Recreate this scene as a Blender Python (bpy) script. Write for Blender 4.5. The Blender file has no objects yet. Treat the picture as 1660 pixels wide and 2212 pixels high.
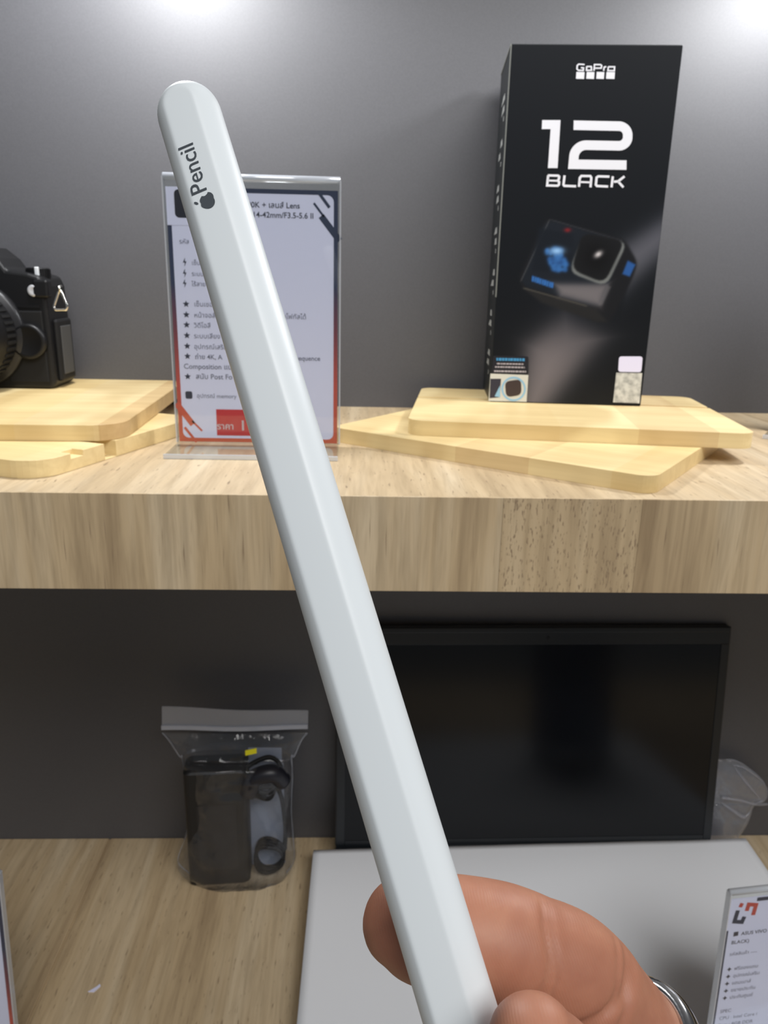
import bpy, bmesh, math, random
import numpy as np
from mathutils import Vector, Matrix, noise

random.seed(4)
scene = bpy.context.scene
COL = scene.collection
CZ = 1.30                      # eye height above the shop floor (m)

# ------------------------------------------------------------------ camera
F, CX, CY = 1662.0, 830.0, 1106.0
PITCH, YAW, ROLL = [math.radians(a) for a in (16.817, 2.26, 1.28)]
_f = Vector((math.sin(YAW)*math.cos(PITCH), math.cos(YAW)*math.cos(PITCH), -math.sin(PITCH)))
_r = Vector((math.cos(YAW), -math.sin(YAW), 0))
_d = _f.cross(_r)
RIGHT = _r*math.cos(ROLL) - _d*math.sin(ROLL)
DOWN = _r*math.sin(ROLL) + _d*math.cos(ROLL)
cam = bpy.data.cameras.new('camera')
cam.sensor_fit = 'VERTICAL'; cam.sensor_height = 36; cam.lens = 36*F/2212
cam.clip_start = 0.01; cam.clip_end = 50
cam.dof.use_dof = True; cam.dof.focus_distance = 0.112; cam.dof.aperture_fstop = 75
camo = bpy.data.objects.new('camera', cam); COL.objects.link(camo)
_m = Matrix((RIGHT, -DOWN, -_f)).transposed().to_4x4()
_m.translation = Vector((0, 0, CZ)); camo.matrix_world = _m
scene.camera = camo

# ------------------------------------------------------------------ light
scene.view_settings.view_transform = 'Standard'
scene.view_settings.look = 'None'
scene.view_settings.gamma = 1
scene.view_settings.use_curve_mapping = False
scene.view_settings.exposure = 0.0
world = bpy.data.worlds.new('shop_ambient'); scene.world = world
world.use_nodes = True
world.node_tree.nodes['Background'].inputs[0].default_value = (0.86, 0.93, 1.0, 1)
world.node_tree.nodes['Background'].inputs[1].default_value = 0.19

def area(name, loc, target, sx, sy, power, col=(1, 1, 1)):
    l = bpy.data.lights.new(name, 'AREA'); l.shape = 'RECTANGLE'; l.size = sx; l.size_y = sy
    l.energy = power; l.color = col
    o = bpy.data.objects.new(name, l); COL.objects.link(o)
    o.location = (loc[0], loc[1], loc[2]+CZ)
    o.rotation_euler = (Vector(target)-Vector(loc)).to_track_quat('-Z', 'Y').to_euler()
    return o

def spot(name, loc, target, power, cone, rad, col=(1, 1, 1), blend=0.6):
    l = bpy.data.lights.new(name, 'SPOT'); l.energy = power; l.spot_size = math.radians(cone)
    l.spot_blend = blend; l.shadow_soft_size = rad; l.color = col
    o = bpy.data.objects.new(name, l); COL.objects.link(o)
    o.location = (loc[0], loc[1], loc[2]+CZ)
    o.rotation_euler = (Vector(target)-Vector(loc)).to_track_quat('-Z', 'Y').to_euler()
    return o

# the shop's ceiling light above and behind the camera
area('ceiling_panel_offscreen', (0.55, -1.00, 1.35), (0.05, 0.3, -0.4), 1.4, 0.9, 32, (1.0, 0.985, 0.97))
# the two downlights above the picture whose pools show at the top of the wall
for n_, x_ in (('left', -0.120), ('right', 0.300)):
    spot('downlight_'+n_+'_offscreen', (x_, 0.41, 0.225), (x_, 0.41, -0.08), 3.6, 168, 0.024, (0.97, 0.98, 1.0), 0.4)

# ------------------------------------------------------------------ survey helpers (camera-relative metres)
def ray(x, y):
    return RIGHT*((x-CX)/F) + DOWN*((y-CY)/F) + _f
def onz(x, y, z):
    r = ray(x, y); return r*(z/r.z)
def ony(x, y, Y):
    r = ray(x, y); return r*(Y/r.y)
def dep(x, y, d):
    return ray(x, y)*d

WALL = 0.5264          # wall plane
ZS = -0.084            # top of the upper shelf
ZSB = -0.125           # its underside
YS = 0.299             # its front edge
ZT = -0.4374           # top of the lower counter
BT = 0.00785           # board thickness

# ------------------------------------------------------------------ node helpers
def srgb(r, g, b):
    def c(v):
        v /= 255.0
        return v/12.92 if v <= 0.04045 else ((v+0.055)/1.055)**2.4
    return (c(r), c(g), c(b), 1)

def mat(name, col=(0.5, 0.5, 0.5, 1), rough=0.5, metal=0, spec=0.5, **kw):
    m = bpy.data.materials.new(name); m.use_nodes = True
    p = m.node_tree.nodes['Principled BSDF']
    p.inputs['Base Color'].default_value = col
    p.inputs['Roughness'].default_value = rough
    p.inputs['Metallic'].default_value = metal
    p.inputs['Specular IOR Level'].default_value = spec
    for k, v in kw.items():
        p.inputs[k.replace('_', ' ')].default_value = v
    return m

def nd(m, t, **kw):
    n = m.node_tree.nodes.new(t)
    for k, v in kw.items():
        if k.startswith('i_'):
            n.inputs[k[2:].replace('_', ' ')].default_value = v
        else:
            setattr(n, k, v)
    return n
def lk(m, a, b): m.node_tree.links.new(a, b)

def ramp(m, fac, stops):
    n = nd(m, 'ShaderNodeValToRGB')
    e = n.color_ramp.elements
    while len(e) < len(stops): e.new(0.5)
    for q, (p, c) in zip(e, stops): q.position = p; q.color = c
    lk(m, fac, n.inputs[0]); return n.outputs[0]

def mixc(m, a, b, fac, mode='MIX'):
    n = nd(m, 'ShaderNodeMix', data_type='RGBA', blend_type=mode)
    for sock, v in ((n.inputs[6], a), (n.inputs[7], b), (n.inputs[0], fac)):
        if hasattr(v, 'links'): lk(m, v, sock)
        else: sock.default_value = v
    return n.outputs[2]

def coords(m, scale=(1, 1, 1), rot=(0, 0, 0), loc=(0, 0, 0)):
    t = nd(m, 'ShaderNodeTexCoord'); mp = nd(m, 'ShaderNodeMapping')
    mp.inputs['Scale'].default_value = scale; mp.inputs['Rotation'].default_value = rot
    mp.inputs['Location'].default_value = loc
    lk(m, t.outputs['Object'], mp.inputs[0]); return mp.outputs[0]

def tex(m, vec, scale, detail=4, rough=0.6, dist=0.0):
    n = nd(m, 'ShaderNodeTexNoise', i_Scale=scale, i_Detail=detail, i_Roughness=rough, i_Distortion=dist)
    lk(m, vec, n.inputs['Vector']); return n.outputs['Fac']

def bump(m, h, strength=0.2, dist=0.001):
    b = nd(m, 'ShaderNodeBump', i_Strength=strength, i_Distance=dist)
    lk(m, h, b.inputs['Height']); lk(m, b.outputs[0], m.node_tree.nodes['Principled BSDF'].inputs['Normal'])

def base(m, c): lk(m, c, m.node_tree.nodes['Principled BSDF'].inputs['Base Color'])

def laminate(name, along, light, mid, dark, tick, shift=(0, 0, 0), ticks=(700, 90), thr=0.36, fine_lo=0.76):
    """printed oak laminate; grain runs along one axis: 'y' or 'z'"""
    m = mat(name, rough=0.5, spec=0.35)
    s_long, s_cross = 6, 90
    def sc(k, j):
        return {'y': (k, j, k), 'z': (k, k, j)}[along]
    v1 = coords(m, sc(28, 2.2), loc=shift)
    v2 = coords(m, sc(220, 14), loc=shift)
    v3 = coords(m, sc(*ticks), rot=(0, 0, 0.0), loc=shift)
    a = tex(m, v1, 1.0, 5, 0.6, 0.8)
    b = tex(m, v2, 1.0, 3, 0.7, 0.3)
    c = tex(m, v3, 1.0, 2, 0.5, 0.2)
    colr = ramp(m, a, [(0.30, dark), (0.48, mid), (0.68, light)])
    fine = ramp(m, b, [(0.32, (fine_lo, fine_lo-0.02, fine_lo-0.04, 1)), (0.60, (1.06, 1.06, 1.06, 1))])
    colr = mixc(m, colr, fine, 0.75, 'MULTIPLY')
    tk = ramp(m, c, [(thr-0.09, (0.8, 0.8, 0.8, 1)), (thr, (0, 0, 0, 1))])
    colr = mixc(m, colr, tick, tk)
    base(m, colr); bump(m, b, 0.12, 0.0006)
    return m

M = {}
M['top_lam'] = laminate('oak_laminate', 'y', srgb(206, 188, 158), srgb(191, 169, 135), srgb(165, 143, 112), srgb(130, 110, 88))
M['edge_lam'] = laminate('oak_edge_laminate', 'z', srgb(206, 188, 158), srgb(191, 169, 135), srgb(165, 143, 112), srgb(130, 110, 88), (0.3, 0, 0.2), (1000, 34), 0.355, 0.68)
M['edge_lam2'] = laminate('oak_edge_laminate_coarse', 'z', srgb(206, 188, 158), srgb(191, 169, 135), srgb(165, 143, 112), srgb(130, 110, 88), (2.3, 0, 1.2), (1500, 330), 0.41, 0.74)

def rubberwood(name, seed):
    m = mat(name, rough=0.42, spec=0.4)
    v = coords(m, (9, 160, 160), loc=(seed, 0, 0))
    a = tex(m, v, 1.0, 4, 0.6, 0.6)
    # glued staves, joints across the long side
    t = nd(m, 'ShaderNodeTexCoord'); sep = nd(m, 'ShaderNodeSeparateXYZ'); lk(m, t.outputs['Object'], sep.inputs[0])
    w = tex(m, coords(m, (30, 14, 30), rot=(0, 0, 0.5), loc=(seed*3, 0, 0)), 1.0, 1, 0.4, 0.5)
    st = nd(m, 'ShaderNodeMath', operation='MULTIPLY_ADD'); lk(m, sep.outputs[0], st.inputs[0])
    st.inputs[1].default_value = 26; st.inputs[2].default_value = 50+seed
    fl = nd(m, 'ShaderNodeMath', operation='FLOOR'); lk(m, st.outputs[0], fl.inputs[0])
    wn = nd(m, 'ShaderNodeTexWhiteNoise', noise_dimensions='1D'); lk(m, fl.outputs[0], wn.inputs['W'])
    c1 = ramp(m, wn.outputs['Value'], [(0.0, srgb(226, 202, 148)), (0.5, srgb(231, 211, 162)), (1.0, srgb(206, 174, 125))])
    c2 = ramp(m, a, [(0.3, (0.86, 0.82, 0.76, 1)), (0.65, (1.03, 1.03, 1.03, 1))])
    c3 = ramp(m, w, [(0.36, (0.84, 0.79, 0.72, 1)), (0.58, (1.03, 1.03, 1.03, 1))])
    base(m, mixc(m, mixc(m, c1, c2, 0.8, 'MULTIPLY'), c3, 0.8, 'MULTIPLY'))
    bump(m, a, 0.05, 0.0004)
    return m

def dark_wall():
    m = mat('satin_grey_wall', srgb(84, 82, 86), rough=0.52, spec=0.9)
    a = tex(m, coords(m, (1, 1, 1)), 900, 2, 0.5)
    base(m, ramp(m, a, [(0.3, srgb(72, 72, 76)), (0.7, srgb(78, 78, 82))]))
    bump(m, a, 0.06, 0.0003)
    return m
M['wall'] = dark_wall()
M['pencil'] = mat('white_pencil', srgb(222, 228, 231), rough=0.42, spec=0.5)
M['ink'] = mat('grey_ink', srgb(70, 76, 82), rough=0.4)
M['floor'] = mat('grey_floor_tile', srgb(150, 150, 150), rough=0.4)
M['black_plastic'] = mat('black_plastic', srgb(13, 13, 15), rough=0.4, spec=0.4)
M['black_rubber'] = mat('black_rubber', srgb(21, 21, 22), rough=0.65, spec=0.3)
M['chrome'] = mat('chrome', srgb(225, 222, 215), rough=0.14, metal=1)
M['white_ink'] = mat('white_print', srgb(232, 232, 238), rough=0.5)
M['paper'] = mat('white_paper', srgb(220, 222, 247), rough=0.6)
M['sheet'] = mat('white_foam_sheet', srgb(240, 243, 248), rough=0.7)
M['navy'] = mat('navy_print', srgb(34, 46, 74), rough=0.5)
M['print_dark'] = mat('dark_print', srgb(52, 54, 70), rough=0.5)
M['print_soft'] = mat('soft_grey_print', srgb(112, 114, 132), rough=0.5)
M['red_print'] = mat('red_print', srgb(196, 48, 52), rough=0.5)
M['orange_print'] = mat('orange_print', srgb(205, 92, 66), rough=0.5)
M['yellow'] = mat('yellow_tag', srgb(235, 225, 30), rough=0.5)

def clear(name, tint, gloss_rough, base_fac, power=5.0, wrinkle=0, haze=0.0):
    """thin clear film or acrylic: see-through with a Fresnel sheen"""
    m = bpy.data.materials.new(name); m.use_nodes = True
    nt = m.node_tree; nt.nodes.clear()
    out = nd(m, 'ShaderNodeOutputMaterial'); tr = nd(m, 'ShaderNodeBsdfTransparent'); gl = nd(m, 'ShaderNodeBsdfGlossy')
    tr.inputs[0].default_value = tint; gl.inputs['Roughness'].default_value = gloss_rough
    fr = nd(m, 'ShaderNodeLayerWeight')            # Schlick Fresnel, the same from both sides of the film
    pw = nd(m, 'ShaderNodeMath', operation='POWER'); pw.inputs[1].default_value = power; lk(m, fr.outputs['Facing'], pw.inputs[0])
    ad = nd(m, 'ShaderNodeMath', operation='MULTIPLY_ADD'); ad.use_clamp = True; ad.inputs[1].default_value = 0.9; ad.inputs[2].default_value = 0.04+base_fac
    lk(m, pw.outputs[0], ad.inputs[0])
    mx = nd(m, 'ShaderNodeMixShader'); lk(m, ad.outputs[0], mx.inputs[0]); lk(m, tr.outputs[0], mx.inputs[1]); lk(m, gl.outputs[0], mx.inputs[2])
    last = mx.outputs[0]
    if wrinkle:
        a = tex(m, coords(m, (1, 1, 0.6)), wrinkle, 4, 0.6, 1.5)
        b = nd(m, 'ShaderNodeBump', i_Strength=0.4, i_Distance=0.004); lk(m, a, b.inputs['Height'])
        lk(m, b.outputs[0], gl.inputs['Normal']); lk(m, b.outputs[0], fr.inputs['Normal'])
    if haze:
        df = nd(m, 'ShaderNodeBsdfDiffuse'); df.inputs[0].default_value = (0.75, 0.78, 0.85, 1)
        m2 = nd(m, 'ShaderNodeMixShader'); m2.inputs[0].default_value = haze
        lk(m, last, m2.inputs[1]); lk(m, df.outputs[0], m2.inputs[2]); last = m2.outputs[0]
    lk(m, last, out.inputs[0])
    return m
M['acrylic'] = clear('clear_acrylic', (0.96, 0.97, 0.97, 1), 0.03, 0.0)
M['acrylic_edge'] = clear('acrylic_edge', (0.90, 0.92, 0.92, 1), 0.15, 0.30, haze=0.42)
M['film'] = clear('clear_bag_film', (0.93, 0.94, 0.96, 1), 0.07, 0.01, power=4.0, wrinkle=45, haze=0.02)
M['film2'] = clear('crumpled_bag_film', (0.90, 0.91, 0.95, 1), 0.10, 0.05, power=2.6, wrinkle=85, haze=0.11)
M['seam'] = clear('sealed_seam', (0.88, 0.9, 0.94, 1), 0.15, 0.10, haze=0.22)
M['zip'] = clear('zip_strip_film', (0.85, 0.87, 0.92, 1), 0.2, 0.05, haze=0.20)

# ------------------------------------------------------------------ object helpers
def link(o, parent=None):
    COL.objects.link(o)
    if parent: o.parent = parent
    return o
def tag(o, label=None, cat=None, group=None, kind=None):
    for k, v in (('label', label), ('category', cat), ('group', group), ('kind', kind)):
        if v: o[k] = v
    return o
def thing(name, label, cat, loc, rz=0.0, group=None):
    o = bpy.data.objects.new(name, None); o.empty_display_size = 0.01; link(o)
    o.location = (loc[0], loc[1], loc[2]+CZ); o.rotation_euler = (0, 0, rz)
    return tag(o, label, cat, group)
def mk(name, verts, faces, m, parent=None, smooth=False, bevel=0, loc=None, seg=2):
    me = bpy.data.meshes.new(name); me.from_pydata([tuple(v) for v in verts], [], faces)
    bm = bmesh.new(); bm.from_mesh(me); bmesh.ops.recalc_face_normals(bm, faces=bm.faces[:]); bm.to_mesh(me); bm.free()
    me.materials.append(m)
    if smooth: me.polygons.foreach_set('use_smooth', [True]*len(me.polygons))
    o = link(bpy.data.objects.new(name, me), parent)
    if loc: o.location = loc
    if bevel:
        b = o.modifiers.new('bevel', 'BEVEL'); b.width = bevel; b.segments = seg; b.limit_method = 'ANGLE'; b.angle_limit = math.radians(40)
    return o
def boxv(x0, x1, y0, y1, z0, z1):
    return [(x0, y0, z0), (x1, y0, z0), (x1, y1, z0), (x0, y1, z0), (x0, y0, z1), (x1, y0, z1), (x1, y1, z1), (x0, y1, z1)]
BF = [(0, 3, 2, 1), (4, 5, 6, 7), (0, 1, 5, 4), (1, 2, 6, 5), (2, 3, 7, 6), (3, 0, 4, 7)]
def box(name, x0, x1, y0, y1, z0, z1, m, parent=None, bevel=0):
    return mk(name, boxv(x0, x1, y0, y1, z0, z1), BF, m, parent, bevel=bevel)
def joinv(parts):
    V, Fc = [], []
    for v, f in parts:
        n = len(V); V += list(v); Fc += [tuple(i+n for i in q) for q in f]
    return V, Fc
def loft(rings, cap=True):
    """rings: list of equal-length point lists -> closed tube"""
    n = len(rings[0]); V = [p for r in rings for p in r]; Fc = []
    for i in range(len(rings)-1):
        for j in range(n):
            a, b = i*n+j, i*n+(j+1) % n
            Fc.append((a, b, b+n, a+n))
    if cap:
        Fc.append(tuple(range(n))[::-1]); Fc.append(tuple(range((len(rings)-1)*n, len(rings)*n)))
    return V, Fc
def lathe(profile, axis='y', n=40, c=(0, 0, 0)):
    rings = []
    for r, h in profile:
        rg = []
        for j in range(n):
            a = 2*math.pi*j/n; u, v = r*math.cos(a), r*math.sin(a)
            p = {'y': (u, h, v), 'z': (u, v, h), 'x': (h, u, v)}[axis]
            rg.append((p[0]+c[0], p[1]+c[1], p[2]+c[2]))
        rings.append(rg)
    return loft(rings)
def tube(pts, r, n=10, closed=False):
    pts = [Vector(p) for p in pts]; rings = []; N = len(pts); up = None
    for i, p in enumerate(pts):
        if closed: t = pts[(i+1) % N]-pts[i-1]
        else: t = pts[min(i+1, N-1)]-pts[max(i-1, 0)]
        t.normalize()
        if up is None: up = t.orthogonal().normalized()
        up = (up-t*up.dot(t)).normalized(); s = t.cross(up)
        rr = r[i] if hasattr(r, '__len__') else r
        rings.append([p+up*rr*math.cos(2*math.pi*k/n)+s*rr*math.sin(2*math.pi*k/n) for k in range(n)])
    if closed:
        V, Fc = loft(rings, cap=False)
        m0 = (N-1)*n
        best = min(range(n), key=lambda q: (rings[0][q]-rings[-1][0]).length)
        for j in range(n): Fc.append((m0+j, m0+(j+1) % n, (j+1+best) % n, (j+best) % n))
        return V, Fc
    return loft(rings)
def spline(pts, k=8):
    """Catmull-Rom through points of any dimension"""
    P = [np.array(p, float) for p in pts]; P = [2*P[0]-P[1]]+P+[2*P[-1]-P[-2]]; out = []
    for i in range(1, len(P)-2):
        for j in range(k):
            t = j/k
            out.append(0.5*((2*P[i])+(-P[i-1]+P[i+1])*t+(2*P[i-1]-5*P[i]+4*P[i+1]-P[i+2])*t*t+(-P[i-1]+3*P[i]-3*P[i+1]+P[i+2])*t**3))
    out.append(P[-2]); return out
def rrect(x0, x1, y0, y1, r, n=5):
    out = []
    for cx_, cy_, a0 in ((x1-r, y0+r, -90), (x1-r, y1-r, 0), (x0+r, y1-r, 90), (x0+r, y0+r, 180)):
        for i in range(n+1):
            a = math.radians(a0+90*i/n); out.append((cx_+r*math.cos(a), cy_+r*math.sin(a)))
    return out
def prism(poly, h0, h1, mapf=lambda u, v, h: (u, v, h)):
    return loft([[mapf(u, v, h0) for u, v in poly], [mapf(u, v, h1) for u, v in poly]])
def stroke(pts, w):
    """polyline -> list of quads (2-D) with mitred joints"""
    P = [Vector(p) for p in pts]; L, R_ = [], []
    for i, p in enumerate(P):
        d0 = (P[i]-P[i-1]).normalized() if i else (P[1]-P[0]).normalized()
        d1 = (P[i+1]-P[i]).normalized() if i < len(P)-1 else d0
        n = Vector((-(d0+d1).y, (d0+d1).x)).normalized()
        k = max(0.35, n.dot(Vector((-d0.y, d0.x))))
        L.append(p+n*(w/2/k)); R_.append(p-n*(w/2/k))
    return [[L[i], L[i+1], R_[i+1], R_[i]] for i in range(len(P)-1)]
def arc2(c, r, a0, a1, n=8):
    return [(c[0]+r*math.cos(math.radians(a0+(a1-a0)*i/n)), c[1]+r*math.sin(math.radians(a0+(a1-a0)*i/n))) for i in range(n+1)]

def text2d(s, size, bold=0.0, align='LEFT', shear=0.0):
    """a line of lettering as flat 2-D geometry: verts, faces"""
    c = bpy.data.curves.new('lettering', 'FONT'); c.body = s; c.size = size; c.align_x = align; c.offset = bold; c.shear = shear
    c.resolution_u = 3
    o = bpy.data.objects.new('lettering', c); COL.objects.link(o)
    dg = bpy.context.evaluated_depsgraph_get(); dg.update()
    me = bpy.data.meshes.new_from_object(o.evaluated_get(dg))
    v = [(q.co.x, q.co.y) for q in me.vertices]; f = [tuple(p.vertices) for p in me.polygons]
    bpy.data.objects.remove(o); bpy.data.curves.remove(c); bpy.data.meshes.remove(me)
    return v, f
def flat(name, items, m, parent, mapf):
    """items: (verts2d, faces) -> one flat printed mesh laid on a surface through mapf(u, v)"""
    V, Fc = [], []
    for v, f in items:
        n = len(V); V += [mapf(a, b) for a, b in v]; Fc += [tuple(i+n for i in q) for q in f]
    me = bpy.data.meshes.new(name); me.from_pydata([tuple(p) for p in V], [], Fc); me.materials.append(m)
    return link(bpy.data.objects.new(name, me), parent)
def poly2(pts): return [tuple(p) for p in pts], [tuple(range(len(pts)))]
def quads2(qs):
    V, Fc = [], []
    for q in qs: Fc.append(tuple(range(len(V), len(V)+4))); V += [tuple(p) for p in q]
    return V, Fc
def moved(vf, dx, dy, s=1.0, rot=0.0):
    c, n = math.cos(rot), math.sin(rot)
    return [((x*c-y*n)*s+dx, (x*n+y*c)*s+dy) for x, y in vf[0]], vf[1]

# ================================================================== SETTING
def struct(name, x0, x1, y0, y1, z0, z1, m):
    o = box(name, x0, x1, y0, y1, z0+CZ, z1+CZ, m); return tag(o, kind='structure')
struct('wall_back', -1.6, 1.6, WALL, WALL+0.08, -CZ, 1.5, M['wall'])
struct('floor', -1.6, 1.6, -3.2, WALL+0.08, -CZ-0.05, -CZ, M['floor'])

# upper shelf
sh = thing('wall_shelf', 'thick oak laminate wall shelf carrying the wooden boards and boxed goods', 'shelf', (0, 0, ZS))
box('top_panel', -1.5, 1.5, YS+0.0012, WALL, ZSB-ZS, 0, M['top_lam'], sh, 0.0003)
SEAMS = [-1.5, -0.92, -0.335, 0.0605, 0.1180, 0.52, 0.95, 1.5]
for i in range(len(SEAMS)-1):
    o = box('edge_band', SEAMS[i], SEAMS[i+1]-0.0001, YS, YS+0.0012, ZSB-ZS, 0.0, M['edge_lam2' if i == 3 else 'edge_lam'], sh)
# lower counter of two panels with a groove where they meet
ct = thing('counter', 'pale oak laminate counter under the shelf with a groove between panels', 'counter', (0, 0, ZT))
GX = -0.1952
box('panel', -1.5, GX-0.0006, -0.02, WALL, -0.04, 0, M['top_lam'], ct, 0.0008)
box('panel', GX+0.0006, 1.5, -0.02, WALL, -0.04, 0, M['top_lam'], ct, 0.0008)
box('groove_strip', GX-0.0006, GX+0.0006, -0.02, WALL, -0.04, -0.0012, M['top_lam'], ct)

# ================================================================== WOODEN BOARDS
def board(name, label, corner, rz, W, D, rad, grooves, ztop, seed, notch=None):
    """rounded rubberwood stand board; corner = front-left, u along the front, v to the back"""
    t = thing(name, label, 'wooden board', (corner[0], corner[1], ztop-BT), rz, 'rubberwood stand boards')
    vs = set([0, D])
    for i in range(9):
        a = math.pi/2*i/8; vs.add(round(rad*(1-math.cos(a)), 6)); vs.add(round(D-rad*(1-math.cos(a)), 6))
    for g in grooves: vs.add(g[0]); vs.add(g[0]+g[1])
    if notch: vs.update(notch[:2])
    def inset(v):
        e = min(v, D-v)
        return rad-math.sqrt(max(0, rad*rad-(rad-e)**2)) if e < rad else 0
    st = []
    for v in sorted(vs):
        def h(vv):
            for g0, gw, gd in grooves:
                if g0 < vv < g0+gw: return BT-gd
            return BT
        def wd(vv):          # a small notch in the end edge
            return W-inset(v)-(notch[2] if notch and notch[0] < vv < notch[1] else 0)
        h0, h1 = h(v-1e-6), h(v+1e-6); w0, w1 = wd(v-1e-6), wd(v+1e-6); i = inset(v)
        st.append((v, i, w0, h0))
        if h0 != h1 or w0 != w1: st.append((v, i, w1, h1))
    rings = [[(a, v, 0), (b, v, 0), (b, v, h), (a, v, h)] for v, a, b, h in st]
    V, Fc = loft(rings)
    if notch: V, Fc = joinv([(V, Fc), (boxv(W-notch[2]-0.0004, W, notch[0]-0.0003, notch[1]+0.0003, 0, BT-notch[3]), BF)])
    o = mk('slab', V, Fc, rubberwood('rubberwood_%d' % seed, seed), t)
    me = o.data
    bm = bmesh.new(); bm.from_mesh(me); bmesh.ops.remove_doubles(bm, verts=bm.verts[:], dist=1e-7)
    bmesh.ops.recalc_face_normals(bm, faces=bm.faces[:]); bm.to_mesh(me); bm.free()
    b = o.modifiers.new('bevel', 'BEVEL'); b.width = 0.0005; b.segments = 2; b.limit_method = 'ANGLE'; b.angle_limit = math.radians(35)
    return t
Z1, Z2 = ZS+2*BT, ZS+BT
R_ = math.radians
board('wooden_board', 'pale rubberwood board lying flat directly under the black camera box', (0.0262, 0.3885), R_(-8.0), 0.172, 0.126, 0.008,
      [(0.080, 0.0045, 0.0035)], Z1, 1)
board('wooden_board', 'lower rubberwood board turned askew, half covered by the board under the box', (-0.0135, 0.4085), R_(-36.8), 0.172, 0.125, 0.008, [], Z2, 2)
board('wooden_board', 'upper rubberwood board that the black camera stands on', (-0.2365, 0.358), R_(1.8), 0.126, 0.167, 0.016, [], Z1, 5)
# the lower left board: its right end edge runs back at 70 degrees, with a slot cut through it
E70 = R_(-20.5)
fl = Vector((-0.1325, 0.3165)) - Vector((math.cos(E70), math.sin(E70)))*0.168
board('wooden_board', 'slotted rubberwood board under the one carrying the camera, end grooves showing', (fl.x, fl.y), E70, 0.168, 0.125, 0.014,
      [(0.043, 0.0085, 0.0074)], Z2, 7, (0.0205, 0.0285, 0.006, 0.0024))

# ================================================================== BLACK BOXED CAMERA PACKAGE
bl = onz(1058, 868, Z1); br = onz(1385, 878, Z1)
BW = (br-bl).length; BD = 0.064; BH = 0.1880
brz = math.atan2(br.y-bl.y, br.x-bl.x)
bx_ = thing('camera_package', 'tall black cardboard camera package reading 12 BLACK standing on wooden board', 'box', (bl.x, bl.y, Z1), brz)
BXI = (Matrix.Translation((bl.x, bl.y, Z1)) @ Matrix.Rotation(brz, 4, 'Z')).inverted()
def buv(x, y):
    """photograph position -> (u, v) on the package's front face"""
    r = BXI.to_3x3() @ ray(x, y); o = BXI.translation
    k = -o.y/r.y; p = o+r*k; return (p.x, p.z)
card_black = mat('black_card', srgb(19, 23, 25), rough=0.42, spec=0.35)
box('carton', 0, BW, 0.0003, BD, 0, BH, card_black, bx_, 0.0006)
edge_m = mat('worn_card_edge', srgb(120, 122, 118), rough=0.6)
for nm, v in (('edge_wear', boxv(-0.0003, 0.0003, 0.0001, 0.0008, 0.06, BH-0.0002)), ('edge_wear', boxv(-0.0003, 0.0002, 0.0006, BD-0.001, BH-0.0005, BH+0.0001))):
    mk(nm, v, BF, edge_m, bx_)

def rpoly(pts, r):
    """round the corners of a small quad in picture points"""
    out = []
    P = [Vector(p) for p in pts]
    for i in range(len(P)):
        a, b, c = P[i-1], P[i], P[(i+1) % len(P)]
        d0 = (a-b).normalized()*r; d1 = (c-b).normalized()*r
        for k in range(5):
            t = k/4; out.append(tuple((b+d0)*(1-t)**2+b*2*t*(1-t)+(b+d1)*t*t))
    return out
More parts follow.
